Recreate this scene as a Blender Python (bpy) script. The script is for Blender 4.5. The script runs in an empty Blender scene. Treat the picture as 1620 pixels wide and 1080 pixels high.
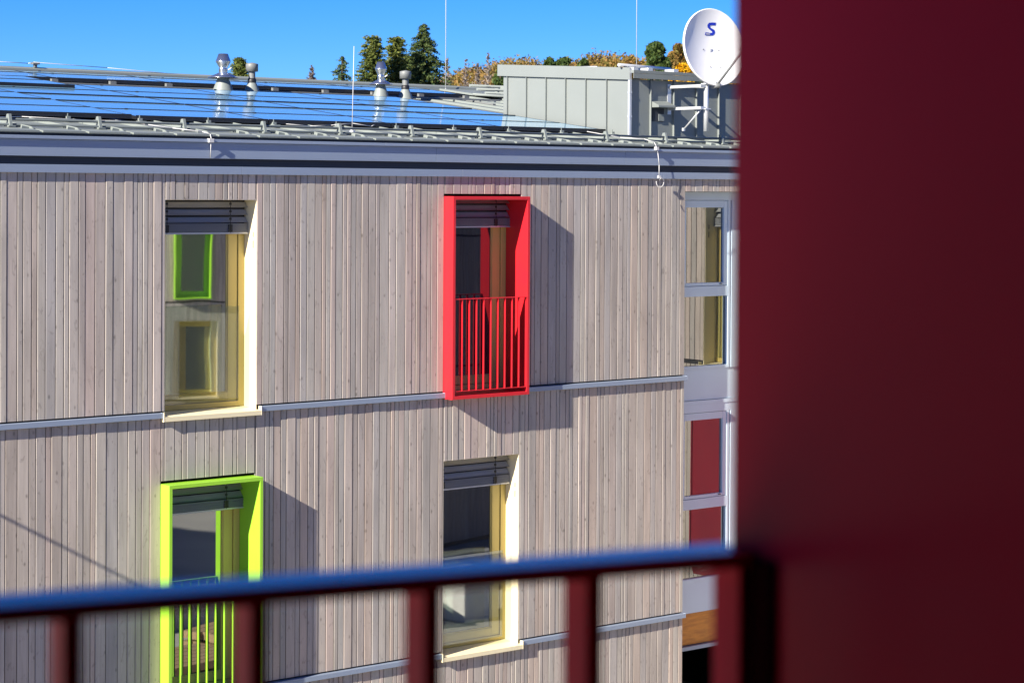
import bpy, math, random
from math import sin, cos, pi, radians
from mathutils import Vector, Matrix

S = bpy.context.scene
# ---------------------------------------------------------------- camera
EYE = 8.185                      # eye height above the ground
PSI, PITCH, ROLL = .6988, .0130, .0057
f0 = Vector((sin(PSI), cos(PSI), 0)); r0 = Vector((cos(PSI), -sin(PSI), 0)); u0 = Vector((0, 0, 1))
f1 = f0 * cos(PITCH) - u0 * sin(PITCH); u1 = u0 * cos(PITCH) + f0 * sin(PITCH)
r2 = r0 * cos(ROLL) + u1 * sin(ROLL); u2 = -r0 * sin(ROLL) + u1 * cos(ROLL)
cd = bpy.data.cameras.new('camera'); cam = bpy.data.objects.new('camera', cd); S.collection.objects.link(cam)
M = Matrix.Identity(4)
for i in range(3):
    M[i][0] = r2[i]; M[i][1] = u2[i]; M[i][2] = -f1[i]
M[0][3], M[1][3], M[2][3] = 0, -19.1036, EYE
cam.matrix_world = M
cd.lens = 77.0; cd.sensor_width = 36.0; cd.shift_y = -195.9 / 1620
cd.clip_start = .05; cd.clip_end = 3000
cd.dof.use_dof = True; cd.dof.focus_distance = 24.0; cd.dof.aperture_fstop = 8.5
S.camera = cam
# ---------------------------------------------------------------- sky, sun, exposure
SUN = Vector((.815, .165, -.45)).normalized()        # direction the light travels
el = math.asin(-SUN.z); az = math.atan2(-SUN.x, -SUN.y)
W = bpy.data.worlds.new('World'); S.world = W; W.use_nodes = True
nt = W.node_tree; bg = nt.nodes['Background']
sky = nt.nodes.new('ShaderNodeTexSky'); sky.sky_type = 'NISHITA'; sky.sun_disc = False
sky.sun_elevation = el; sky.sun_rotation = az; sky.altitude = 2500; sky.air_density = 1.0; sky.dust_density = 0; sky.ozone_density = 5.0
hs = nt.nodes.new('ShaderNodeHueSaturation'); hs.inputs['Saturation'].default_value = 1.35
tn = nt.nodes.new('ShaderNodeMixRGB'); tn.blend_type = 'MULTIPLY'; tn.inputs[0].default_value = 1; tn.inputs[2].default_value = (.48, .68, 1.08, 1)
nt.links.new(sky.outputs[0], hs.inputs['Color']); nt.links.new(hs.outputs[0], tn.inputs[1]); nt.links.new(tn.outputs[0], bg.inputs[0]); bg.inputs[1].default_value = .052
sd = bpy.data.lights.new('sun', 'SUN'); sd.energy = 4.6; sd.angle = radians(.53); sd.color = (1, .92, .79)
so = bpy.data.objects.new('sun', sd); S.collection.objects.link(so)
so.rotation_euler = SUN.to_track_quat('-Z', 'Y').to_euler(); so.location = (-30, -30, 40)
S.view_settings.view_transform = 'Standard'; S.view_settings.look = 'None'
S.view_settings.exposure = 1.5; S.view_settings.gamma = 1
S.cycles.max_bounces = 8; S.cycles.glossy_bounces = 5; S.cycles.transparent_max_bounces = 12

# ---------------------------------------------------------------- helpers
class MB:
    def __init__(s): s.v = []; s.f = []; s.sm = []
    def face(s, pts, sm=False):
        n = len(s.v); s.v += [tuple(p) for p in pts]; s.f.append(tuple(range(n, n + len(pts)))); s.sm.append(sm)
    def box(s, x0, x1, y0, y1, z0, z1):
        n = len(s.v)
        s.v += [(x0, y0, z0), (x1, y0, z0), (x1, y1, z0), (x0, y1, z0), (x0, y0, z1), (x1, y0, z1), (x1, y1, z1), (x0, y1, z1)]
        for q in ((0, 3, 2, 1), (4, 5, 6, 7), (0, 1, 5, 4), (1, 2, 6, 5), (2, 3, 7, 6), (3, 0, 4, 7)):
            s.f.append(tuple(n + i for i in q)); s.sm.append(False)
        return s
    def slab(s, x0, x1, y0, y1, z0, th, k):       # box whose bottom z0 rises with slope k from y0 (z0 at y=0)
        n = len(s.v)
        a, b = z0 + k * y0, z0 + k * y1
        s.v += [(x0, y0, a), (x1, y0, a), (x1, y1, b), (x0, y1, b), (x0, y0, a + th), (x1, y0, a + th), (x1, y1, b + th), (x0, y1, b + th)]
        for q in ((0, 3, 2, 1), (4, 5, 6, 7), (0, 1, 5, 4), (1, 2, 6, 5), (2, 3, 7, 6), (3, 0, 4, 7)):
            s.f.append(tuple(n + i for i in q)); s.sm.append(False)
        return s
    def prism(s, poly, axis, a, b):               # polygon extruded along an axis ('x','y','z')
        n = len(s.v); m = len(poly)
        for t in (a, b):
            for p in poly:
                s.v.append({'x': (t, p[0], p[1]), 'y': (p[0], t, p[1]), 'z': (p[0], p[1], t)}[axis])
        s.f.append(tuple(range(n, n + m))[::-1]); s.f.append(tuple(range(n + m, n + 2 * m))); s.sm += [False, False]
        for i in range(m):
            j = (i + 1) % m; s.f.append((n + i, n + j, n + m + j, n + m + i)); s.sm.append(False)
        return s
    def tube(s, p0, p1, r0, r1=None, k=10, cap=True):
        r1 = r0 if r1 is None else r1
        p0 = Vector(p0); p1 = Vector(p1); d = (p1 - p0).normalized()
        a = d.orthogonal().normalized(); b = d.cross(a); n = len(s.v)
        for p, r in ((p0, r0), (p1, r1)):
            for i in range(k):
                t = 2 * pi * i / k; s.v.append(tuple(p + (a * cos(t) + b * sin(t)) * r))
        for i in range(k):
            j = (i + 1) % k; s.f.append((n + i, n + j, n + k + j, n + k + i)); s.sm.append(True)
        if cap:
            s.f.append(tuple(range(n, n + k))[::-1]); s.f.append(tuple(range(n + k, n + 2 * k))); s.sm += [False, False]
        return s
    def path(s, pts, r, k=8):
        for i in range(len(pts) - 1): s.tube(pts[i], pts[i + 1], r, r, k)
        return s
    def lathe(s, prof, c=(0, 0, 0), k=28, lean=(0, 0)):       # prof: (radius, z); lean shifts the lower rings
        n = len(s.v); m = len(prof)
        for (r, z) in prof:
            for i in range(k):
                t = 2 * pi * i / k; s.v.append((c[0] + r * cos(t), c[1] + r * sin(t), c[2] + z))
        for j in range(m - 1):
            for i in range(k):
                q = (i + 1) % k
                s.f.append((n + j * k + i, n + j * k + q, n + (j + 1) * k + q, n + (j + 1) * k + i)); s.sm.append(True)
        return s
    def build(s, name, mat, parent=None, loc=None, bevel=0):
        me = bpy.data.meshes.new(name); me.from_pydata(s.v, [], s.f); me.update()
        me.polygons.foreach_set('use_smooth', s.sm)
        if mat: me.materials.append(mat)
        o = bpy.data.objects.new(name, me); S.collection.objects.link(o)
        if parent: o.parent = parent
        if loc: o.location = loc
        if bevel:
            b = o.modifiers.new('bevel', 'BEVEL'); b.width = bevel; b.segments = 2; b.limit_method = 'ANGLE'
            b.harden_normals = False
        return o

def tag(o, label=None, cat=None, group=None, kind=None):
    if label: o['label'] = label
    if cat: o['category'] = cat
    if group: o['group'] = group
    if kind: o['kind'] = kind
    return o
def empty(name, loc, rz=0):
    o = bpy.data.objects.new(name, None); S.collection.objects.link(o); o.location = loc; o.rotation_euler = (0, 0, rz)
    o.empty_display_size = .3
    return o

# ---------------------------------------------------------------- materials
def mat(name, col, rough=.5, metal=0, coat=0, spec=.5):
    m = bpy.data.materials.new(name); m.use_nodes = True
    b = m.node_tree.nodes['Principled BSDF']
    b.inputs['Base Color'].default_value = (*col, 1); b.inputs['Roughness'].default_value = rough
    b.inputs['Metallic'].default_value = metal; b.inputs['Coat Weight'].default_value = coat; b.inputs['Coat Roughness'].default_value = .08
    b.inputs['Specular IOR Level'].default_value = spec
    return m
def nd(m, t): return m.node_tree.nodes.new(t)
def lk(m, a, b): m.node_tree.links.new(a, b)
def vary(m, c2, scale=3, amount=.5, bump=0, detail=4, stretch=(1, 1, 1), rough2=None, coords='Object'):
    """mottle the base colour between its own and c2 with noise"""
    b = m.node_tree.nodes['Principled BSDF']; c1 = tuple(b.inputs['Base Color'].default_value)
    tc = nd(m, 'ShaderNodeTexCoord'); mp = nd(m, 'ShaderNodeMapping'); mp.inputs['Scale'].default_value = stretch
    no = nd(m, 'ShaderNodeTexNoise'); no.inputs['Scale'].default_value = scale; no.inputs['Detail'].default_value = detail
    lk(m, tc.outputs[coords], mp.inputs[0]); lk(m, mp.outputs[0], no.inputs['Vector'])
    mr = nd(m, 'ShaderNodeMapRange'); mr.inputs[1].default_value = .5 - .25; mr.inputs[2].default_value = .75; mr.inputs[4].default_value = amount
    lk(m, no.outputs['Fac'], mr.inputs[0])
    mx = nd(m, 'ShaderNodeMixRGB'); mx.inputs[1].default_value = c1; mx.inputs[2].default_value = (*c2, 1)
    lk(m, mr.outputs[0], mx.inputs[0]); lk(m, mx.outputs[0], b.inputs['Base Color'])
    if rough2 is not None:
        r = nd(m, 'ShaderNodeMapRange'); r.inputs[1].default_value = .3; r.inputs[2].default_value = .7
        r.inputs[3].default_value = b.inputs['Roughness'].default_value; r.inputs[4].default_value = rough2
        lk(m, no.outputs['Fac'], r.inputs[0]); lk(m, r.outputs[0], b.inputs['Roughness'])
    if bump:
        bp = nd(m, 'ShaderNodeBump'); bp.inputs['Strength'].default_value = 1; bp.inputs['Distance'].default_value = bump
        lk(m, no.outputs['Fac'], bp.inputs['Height']); lk(m, bp.outputs[0], b.inputs['Normal'])
    return m

def wood_mat(name, tint=(1, 1, 1)):
    m = bpy.data.materials.new(name); m.use_nodes = True
    b = m.node_tree.nodes['Principled BSDF']; b.inputs['Roughness'].default_value = .72; b.inputs['Specular IOR Level'].default_value = .25
    g = nd(m, 'ShaderNodeNewGeometry'); rnd = g.outputs['Random Per Island']
    tc = nd(m, 'ShaderNodeTexCoord')
    off = nd(m, 'ShaderNodeVectorMath'); off.operation = 'SCALE'; off.inputs[0].default_value = (37, 11, 91); lk(m, rnd, off.inputs['Scale'])
    ad = nd(m, 'ShaderNodeVectorMath'); ad.operation = 'ADD'; lk(m, tc.outputs['Object'], ad.inputs[0]); lk(m, off.outputs[0], ad.inputs[1])
    # board tone
    cr = nd(m, 'ShaderNodeValToRGB'); lk(m, rnd, cr.inputs[0])
    e = cr.color_ramp; e.interpolation = 'LINEAR'
    T = lambda c: (c[0] * tint[0], c[1] * tint[1], c[2] * tint[2], 1)
    e.elements[0].color = T((.335, .305, .285)); e.elements[1].color = T((.45, .41, .38))
    for p, c in ((.16, (.36, .355, .345)), (.30, (.41, .352, .315)), (.44, (.385, .375, .355)), (.58, (.43, .37, .345)), (.70, (.40, .385, .36)), (.82, (.375, .335, .315)), (.91, (.35, .345, .345))):
        n = e.elements.new(p); n.color = T(c)
    # streaky grain
    mp = nd(m, 'ShaderNodeMapping'); mp.inputs['Scale'].default_value = (90, 30, 2.2); lk(m, ad.outputs[0], mp.inputs[0])
    gn = nd(m, 'ShaderNodeTexNoise'); gn.inputs['Scale'].default_value = 1; gn.inputs['Detail'].default_value = 5; gn.inputs['Distortion'].default_value = .6
    lk(m, mp.outputs[0], gn.inputs['Vector'])
    mp2 = nd(m, 'ShaderNodeMapping'); mp2.inputs['Scale'].default_value = (9, 5, 1.1); lk(m, ad.outputs[0], mp2.inputs[0])
    bn = nd(m, 'ShaderNodeTexNoise'); bn.inputs['Scale'].default_value = 1; bn.inputs['Detail'].default_value = 3; lk(m, mp2.outputs[0], bn.inputs['Vector'])
    s1 = nd(m, 'ShaderNodeMapRange'); s1.inputs[1].default_value = .3; s1.inputs[2].default_value = .72; s1.inputs[3].default_value = .92; s1.inputs[4].default_value = 1.07
    lk(m, gn.outputs['Fac'], s1.inputs[0])
    s2 = nd(m, 'ShaderNodeMapRange'); s2.inputs[1].default_value = .3; s2.inputs[2].default_value = .7; s2.inputs[3].default_value = .84; s2.inputs[4].default_value = 1.13
    lk(m, bn.outputs['Fac'], s2.inputs[0])
    # knots: sparse dark ovals with a soft halo
    mk = nd(m, 'ShaderNodeMapping'); mk.inputs['Scale'].default_value = (10.5, 1.0, 6.0); lk(m, ad.outputs[0], mk.inputs[0])
    vo = nd(m, 'ShaderNodeTexVoronoi'); vo.feature = 'F1'; vo.inputs['Scale'].default_value = 1; vo.inputs['Randomness'].default_value = 1
    lk(m, mk.outputs[0], vo.inputs['Vector'])
    wob = nd(m, 'ShaderNodeMath'); wob.operation = 'MULTIPLY_ADD'; lk(m, gn.outputs['Fac'], wob.inputs[0]); wob.inputs[1].default_value = .12; lk(m, vo.outputs['Distance'], wob.inputs[2])
    k1 = nd(m, 'ShaderNodeMapRange'); k1.inputs[1].default_value = .07; k1.inputs[2].default_value = .23; k1.inputs[3].default_value = .42; k1.inputs[4].default_value = 1
    lk(m, wob.outputs[0], k1.inputs[0])
    sel = nd(m, 'ShaderNodeMath'); sel.operation = 'GREATER_THAN'; sel.inputs[1].default_value = .55
    sep = nd(m, 'ShaderNodeSeparateColor'); lk(m, vo.outputs['Color'], sep.inputs[0]); lk(m, sep.outputs[0], sel.inputs[0])
    km = nd(m, 'ShaderNodeMix'); km.data_type = 'FLOAT'; lk(m, sel.outputs[0], km.inputs[0]); km.inputs[3].default_value = 1; lk(m, k1.outputs[0], km.inputs[2])
    a = nd(m, 'ShaderNodeMath'); a.operation = 'MULTIPLY'; lk(m, s1.outputs[0], a.inputs[0]); lk(m, s2.outputs[0], a.inputs[1])
    a2 = nd(m, 'ShaderNodeMath'); a2.operation = 'MULTIPLY'; lk(m, a.outputs[0], a2.inputs[0]); lk(m, km.outputs[0], a2.inputs[1])
    mp4 = nd(m, 'ShaderNodeMapping'); mp4.inputs['Scale'].default_value = (17, 4, 6.5); mp4.inputs['Rotation'].default_value = (0, .5, 0); lk(m, ad.outputs[0], mp4.inputs[0])
    s4n = nd(m, 'ShaderNodeTexNoise'); s4n.inputs['Scale'].default_value = 1; s4n.inputs['Detail'].default_value = 3; s4n.inputs['Distortion'].default_value = 1.6; lk(m, mp4.outputs[0], s4n.inputs['Vector'])
    s4 = nd(m, 'ShaderNodeMapRange'); s4.inputs[1].default_value = .60; s4.inputs[2].default_value = .74; s4.inputs[3].default_value = 1; s4.inputs[4].default_value = .72
    lk(m, s4n.outputs['Fac'], s4.inputs[0])
    a4 = nd(m, 'ShaderNodeMath'); a4.operation = 'MULTIPLY'; lk(m, a2.outputs[0], a4.inputs[0]); lk(m, s4.outputs[0], a4.inputs[1]); a2 = a4
    mp3 = nd(m, 'ShaderNodeMapping'); mp3.inputs['Scale'].default_value = (2.6, 1, .35); lk(m, tc.outputs['Object'], mp3.inputs[0])
    sn = nd(m, 'ShaderNodeTexNoise'); sn.inputs['Scale'].default_value = 1; sn.inputs['Detail'].default_value = 5; lk(m, mp3.outputs[0], sn.inputs['Vector'])
    s3 = nd(m, 'ShaderNodeMapRange'); s3.inputs[1].default_value = .32; s3.inputs[2].default_value = .68; s3.inputs[3].default_value = .90; s3.inputs[4].default_value = 1.05
    lk(m, sn.outputs['Fac'], s3.inputs[0])
    a3 = nd(m, 'ShaderNodeMath'); a3.operation = 'MULTIPLY'; lk(m, a2.outputs[0], a3.inputs[0]); lk(m, s3.outputs[0], a3.inputs[1]); a2 = a3
    vm = nd(m, 'ShaderNodeVectorMath'); vm.operation = 'SCALE'; lk(m, cr.outputs[0], vm.inputs[0]); lk(m, a2.outputs[0], vm.inputs['Scale'])
    lk(m, vm.outputs[0], b.inputs['Base Color'])
    bp = nd(m, 'ShaderNodeBump'); bp.inputs['Strength'].default_value = .6; bp.inputs['Distance'].default_value = .0012
    lk(m, a.outputs[0], bp.inputs['Height']); lk(m, bp.outputs[0], b.inputs['Normal'])
    return m

def pane_mat(name, refl, dark, wav=.0005):
    """coated glazing seen by day: a mirror-like surface over a dim room"""
    m = bpy.data.materials.new(name); m.use_nodes = True; t = m.node_tree; t.nodes.remove(t.nodes['Principled BSDF'])
    out = t.nodes['Material Output']
    gl = nd(m, 'ShaderNodeBsdfGlossy'); gl.inputs['Roughness'].default_value = .015; gl.inputs['Color'].default_value = (.93, .97, .95, 1)
    df = nd(m, 'ShaderNodeBsdfDiffuse'); df.inputs['Color'].default_value = (*dark, 1)
    fr = nd(m, 'ShaderNodeLayerWeight'); fr.inputs['Blend'].default_value = .35
    ad = nd(m, 'ShaderNodeMath'); ad.operation = 'ADD'; ad.use_clamp = True; ad.inputs[1].default_value = refl
    ml = nd(m, 'ShaderNodeMath'); ml.operation = 'MULTIPLY'; ml.inputs[1].default_value = .6
    lk(m, fr.outputs['Fresnel'], ml.inputs[0]); lk(m, ml.outputs[0], ad.inputs[0])
    mx = nd(m, 'ShaderNodeMixShader'); lk(m, ad.outputs[0], mx.inputs[0]); lk(m, df.outputs[0], mx.inputs[1]); lk(m, gl.outputs[0], mx.inputs[2])
    lk(m, mx.outputs[0], out.inputs[0])
    tc = nd(m, 'ShaderNodeTexCoord'); no = nd(m, 'ShaderNodeTexNoise'); no.inputs['Scale'].default_value = 1.6; no.inputs['Detail'].default_value = 1
    bp = nd(m, 'ShaderNodeBump'); bp.inputs['Strength'].default_value = 1; bp.inputs['Distance'].default_value = wav
    lk(m, tc.outputs['Object'], no.inputs['Vector']); lk(m, no.outputs['Fac'], bp.inputs['Height']); lk(m, bp.outputs[0], gl.inputs['Normal'])
    return m

def leaf_mat(name, cols, rough=.6, trans=.25):
    m = bpy.data.materials.new(name); m.use_nodes = True
    b = m.node_tree.nodes['Principled BSDF']; b.inputs['Roughness'].default_value = rough; b.inputs['Specular IOR Level'].default_value = .2
    g = nd(m, 'ShaderNodeNewGeometry'); cr = nd(m, 'ShaderNodeValToRGB'); lk(m, g.outputs['Random Per Island'], cr.inputs[0])
    e = cr.color_ramp; e.elements[0].color = (*cols[0], 1); e.elements[1].color = (*cols[-1], 1)
    for i, c in enumerate(cols[1:-1]): n = e.elements.new((i + 1) / (len(cols) - 1)); n.color = (*c, 1)
    lk(m, cr.outputs[0], b.inputs['Base Color'])
    tr = nd(m, 'ShaderNodeBsdfTranslucent'); lk(m, cr.outputs[0], tr.inputs[0])
    mx = nd(m, 'ShaderNodeMixShader'); mx.inputs[0].default_value = trans; out = m.node_tree.nodes['Material Output']
    lk(m, b.outputs[0], mx.inputs[1]); lk(m, tr.outputs[0], mx.inputs[2]); lk(m, mx.outputs[0], out.inputs[0])
    return m

WOOD = wood_mat('weathered larch boards', (1.03, .985, .935))
RED = vary(mat('red powder coat', (.57, .014, .020), .38, coat=.15), (.55, .010, .026), 6, .6)
REDN = vary(mat('red powder coat glossy', (.60, .012, .030), .22, coat=.0, spec=.6), (.55, .010, .026), 6, .6)
REDJ = vary(mat('red powder coat satin', (.55, .010, .026), .30, spec=.035), (.50, .009, .023), 6, .6)
GREEN = vary(mat('lime powder coat', (.285, .58, .035), .38, coat=.1), (.265, .54, .03), 6, .6)
CREAM = vary(mat('cream lacquered metal', (.54, .42, .125), .42), (.49, .38, .11), 4, .5)
CREAMJ = vary(mat('pale cream reveal', (.74, .66, .44), .5), (.70, .62, .40), 3, .5)
ZINC = vary(mat('galvanised flashing', (.25, .305, .40), .42, metal=.2), (.22, .27, .36), 2.2, .7, rough2=.55, stretch=(.4, 1, 1))
ROOFM = vary(mat('grey green roof sheet', (.20, .225, .215), .5, metal=.05), (.165, .19, .18), 2.0, .7, rough2=.55)
HUTM = vary(mat('grey green seam cladding', (.185, .205, .20), .5, metal=.05), (.165, .185, .18), 1.6, .7)
CRIM = vary(mat('crimson metal panel', (.22, .004, .014), .45), (.14, .003, .01), 2.5, .8, stretch=(1, 1, .3))
GPANE = pane_mat('pane with painted green bounce', .08, (.014, .06, .008))  # green bounce light from the surround is put into the pane colour
DARK = mat('dark gap', (.018, .024, .036), .7)
CORE = mat('black facade membrane', (.02, .02, .022), .9)
BLIND = vary(mat('anodised blind slats', (.42, .43, .45), .35, metal=.35), (.36, .37, .39), 5, .5)
DARKSTRIP = mat('dark reflection strip', (.018, .003, .003), 1, spec=0)  # dark reflection and gap beside the last bar, put into the colour
CORD = mat('black plastic cord', (.01, .01, .012), .5)
WHITE = vary(mat('white frame with skylight blue', (.53, .655, .75), .35), (.49, .60, .69), 3, .6)  # white frames; the blue of skylight in shade is put into the base
PANE = pane_mat('pane reflecting glass', .62, (.02, .022, .02))
PANEL = pane_mat('pane dim glass', .10, (.012, .014, .022))
PANEG = pane_mat('pane silvery glass', .34, (.02, .022, .022)); PANEW = pane_mat('pane half dim glass', .17, (.02, .02, .022))
PANEB = pane_mat('bay glass', .22, (.03, .035, .035))
GALV = mat('galvanised tube', (.62, .64, .66), .35, metal=.5)
STEEL = vary(mat('polished steel', (.72, .74, .76), .22, metal=.95), (.62, .64, .66), 8, .5)
DULLM = vary(mat('dull grey metal', (.17, .18, .18), .55, metal=.1), (.13, .14, .14), 6, .6)
TUBE = vary(mat('coated guard tube', (.115, .135, .14), .5), (.09, .105, .11), 6, .6)
PVB = mat('black module frame', (.012, .013, .016), .4)
PV = vary(mat('solar glass', (.060, .105, .125), .085, coat=1, spec=.62), (.075, .12, .135), 3, .8, rough2=.12)
DISHM = vary(mat('white dish enamel', (.78, .78, .78), .4), (.74, .74, .73), 5, .5)
_b = PV.node_tree.nodes['Principled BSDF']; _b.inputs['Sheen Weight'].default_value = .42; _b.inputs['Sheen Roughness'].default_value = .35; _b.inputs['Sheen Tint'].default_value = (.45, .82, 1, 1)
BLUE = mat('logo blue', (.01, .03, .42), .4)
WIRE = mat('white conductor', (.50, .50, .50), .5)
PLAST = vary(mat('plaster', (.42, .41, .39), .9), (.36, .35, .34), 2, .6)
ROOM = mat('room wall', (.05, .04, .04), .9)
ORANGE = vary(mat('orange glulam beam', (.62, .26, .03), .6), (.38, .14, .02), 6, 1, stretch=(1, 1, 5))
glassg = bpy.data.materials.new('clear guard glass'); glassg.use_nodes = True
_n = glassg.node_tree; _n.nodes.remove(_n.nodes['Principled BSDF'])
_t = nd(glassg, 'ShaderNodeBsdfTransparent'); _t.inputs[0].default_value = (.90, .95, .91, 1)
_g = nd(glassg, 'ShaderNodeBsdfGlossy'); _g.inputs['Roughness'].default_value = .01
_m = nd(glassg, 'ShaderNodeMixShader'); _m.inputs[0].default_value = .17; lk(glassg, _t.outputs[0], _m.inputs[1]); lk(glassg, _g.outputs[0], _m.inputs[2])
lk(glassg, _m.outputs[0], _n.nodes['Material Output'].inputs[0])

# ---------------------------------------------------------------- ground and hills
def ground():
    m = vary(mat('gravel yard', (.33, .32, .30), .95), (.22, .21, .20), .35, .9, bump=.01, detail=9)
    mb = MB(); mb.face([(-900, -900, 0), (1200, -900, 0), (1200, 1500, 0), (-900, 1500, 0)])
    tag(mb.build('ground', m), kind='structure')
    m2 = vary(mat('light concrete paving', (.42, .40, .36), .85), (.34, .32, .29), .8, .8, detail=8)
    mb = MB(); mb.face([(-20, -17.0, .004), (60, -17.0, .004), (60, -3.0, .004), (-20, -3.0, .004)])
    tag(mb.build('path', m2), kind='structure')
    # wooded hill behind the roof
    hm = vary(mat('autumn hillside', (.09, .08, .03), .95), (.19, .12, .035), .09, .9, detail=8)
    def hz(x, y):
        d = Vector((x, y + 19)); a = math.degrees(math.atan2(d.x, d.y)); r = d.length
        ridge = 21.2 + 1.0 * max(0, min(1, (a - 39.2) / 3)) - 3.2 * max(0, min(1, (38.9 - a) / 1.3)) - 14 * max(0, min(1, (37.8 - a) / 3)) + .35 * sin(a * 2.7)
        ridge *= min(1, max(0, (84 - a) / 30)) ** .8
        return max(-.5, ridge * max(0, 1 - abs(r - 260) / 120.0) ** .8)
    mb = MB(); nx, ny = 110, 24
    P = []
    for j in range(ny + 1):
        for i in range(nx + 1):
            a = radians(24 + 60 * i / nx); r = 130 + 260 * j / ny
            x, y = r * sin(a), r * cos(a) - 19; P.append((x, y, hz(x, y) - .3))
    mb.v = P
    for j in range(ny):
        for i in range(nx):
            q = j * (nx + 1) + i; mb.f.append((q, q + 1, q + nx + 2, q + nx + 1)); mb.sm.append(True)
    tag(mb.build('hill', hm), kind='structure')
    return hz
HZ = ground()

# ---------------------------------------------------------------- wood cladding
def clad(mb, x0, x1, z0, z1, holes, seed, y=0.0, wmin=.058, wmax=.125, gap=.008):
    rnd = random.Random(seed)
    cuts = sorted({x0, x1, *[h[0] for h in holes], *[h[1] for h in holes]})
    cuts = [c for c in cuts if x0 <= c <= x1]
    for a, b in zip(cuts, cuts[1:]):
        if b - a < .01: continue
        ws = []; t = 0
        while t < b - a:
            w = rnd.choice((wmin, wmin, .072, .088, .098, .112, wmax)) * rnd.uniform(.92, 1.06); ws.append(w); t += w
        k = (b - a) / t; x = a
        for w in ws:
            w *= k; xa, xb = x + gap / 2, x + w - gap / 2; x += w
            mid = (xa + xb) / 2; spans = [(z0, z1)]
            for h in holes:
                if h[0] <= mid <= h[1]:
                    ns = []
                    for (s, e) in spans:
                        if h[3] <= s or h[2] >= e: ns.append((s, e))
                        else:
                            if h[2] > s: ns.append((s, h[2]))
                            if h[3] < e: ns.append((h[3], e))
                    spans = ns
            d = rnd.choice((0, 0, .001, .002, .0035)) + rnd.uniform(0, .0012)
            c = .0025
            for (s, e) in spans:
                if e - s < .02: continue
                yf = y - d
                mb.prism([(xa, y + .02), (xa, yf + .0034), (xa + .0034, yf), (xb - c, yf), (xb, yf + c), (xb, y + .02)], 'z', s, e)
def core(mb, x0, x1, z0, z1, holes, y0, y1):
    cuts = sorted({x0, x1, *[h[0] for h in holes], *[h[1] for h in holes]})
    cuts = [c for c in cuts if x0 <= c <= x1]
    for a, b in zip(cuts, cuts[1:]):
        if b - a < .01: continue
        mid = (a + b) / 2; spans = [(z0, z1)]
        for h in holes:
            if h[0] <= mid <= h[1]:
                ns = []
                for (s, e) in spans:
                    if h[3] <= s or h[2] >= e: ns.append((s, e))
                    else:
                        if h[2] > s: ns.append((s, h[2]))
                        if h[3] < e: ns.append((h[3], e))
                spans = ns
        for (s, e) in spans: mb.box(a, b, y0, y1, s, e)

# ---------------------------------------------------------------- windows
W_, H_ = 1.09, 2.15
def blind(parent, x0, x1, top, y=.183):
    mb = MB(); z = top - .002
    for k in range(3):                     # hanging curved slats
        prof = []
        for i in range(7):
            t = i / 6; prof.append((y + .020 - .052 * t, z - .016 - .056 * t - .010 * sin(pi * t)))
        back = [(p[0] + .003, p[1] + .002) for p in prof][::-1]
        mb.prism(prof + back, 'x', x0, x1); z -= .078
    for k in range(9):                     # gathered stack
        zz = z - .006 - k * .0098; dy = .004 * ((k * 7) % 3 - 1)
        mb.prism([(y - .036 + dy, zz - .004), (y - .030 + dy, zz + .001), (y + .035 + dy, zz + .002), (y + .035 + dy, zz - .002), (y - .030 + dy, zz - .006)], 'x', x0, x1)
    mb.box(x0, x1, y - .036, y + .036, z - .112, z - .094)
    o = mb.build('blind', BLIND, parent)
    cd = MB(); cd.box(x0, x1, y + .037, y + .040, top - .25, top)
    for cx in (.10, .86):
        cx = x0 + cx * (x1 - x0) / 1.08
        cd.box(cx - .003, cx + .003, y - .042, y - .038, z - .10, top)
        for k in range(3): cd.box(cx - .010, cx + .010, y - .044, y - .030, top - .035 - k * .078 - .012, top - .035 - k * .078 + .012)
        cd.box(cx - .024, cx + .024, y - .042, y - .030, z - .092, z - .015)
    # cords and clips stay in the blind's own family: same part, darker pieces
    me = o.data; me.materials.append(CORD); n = len(me.vertices)
    bmv = [v for v in cd.v]; base = len(mb.v)
    me2 = bpy.data.meshes.new('blind'); me2.from_pydata(mb.v + bmv, [], mb.f + [tuple(i + base for i in f) for f in cd.f]); me2.update()
    me2.materials.append(BLIND); me2.materials.append(CORD)
    for i, p in enumerate(me2.polygons):
        if i >= len(mb.f): p.material_index = 1
    o.data = me2; bpy.data.meshes.remove(me)
    return o

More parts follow.
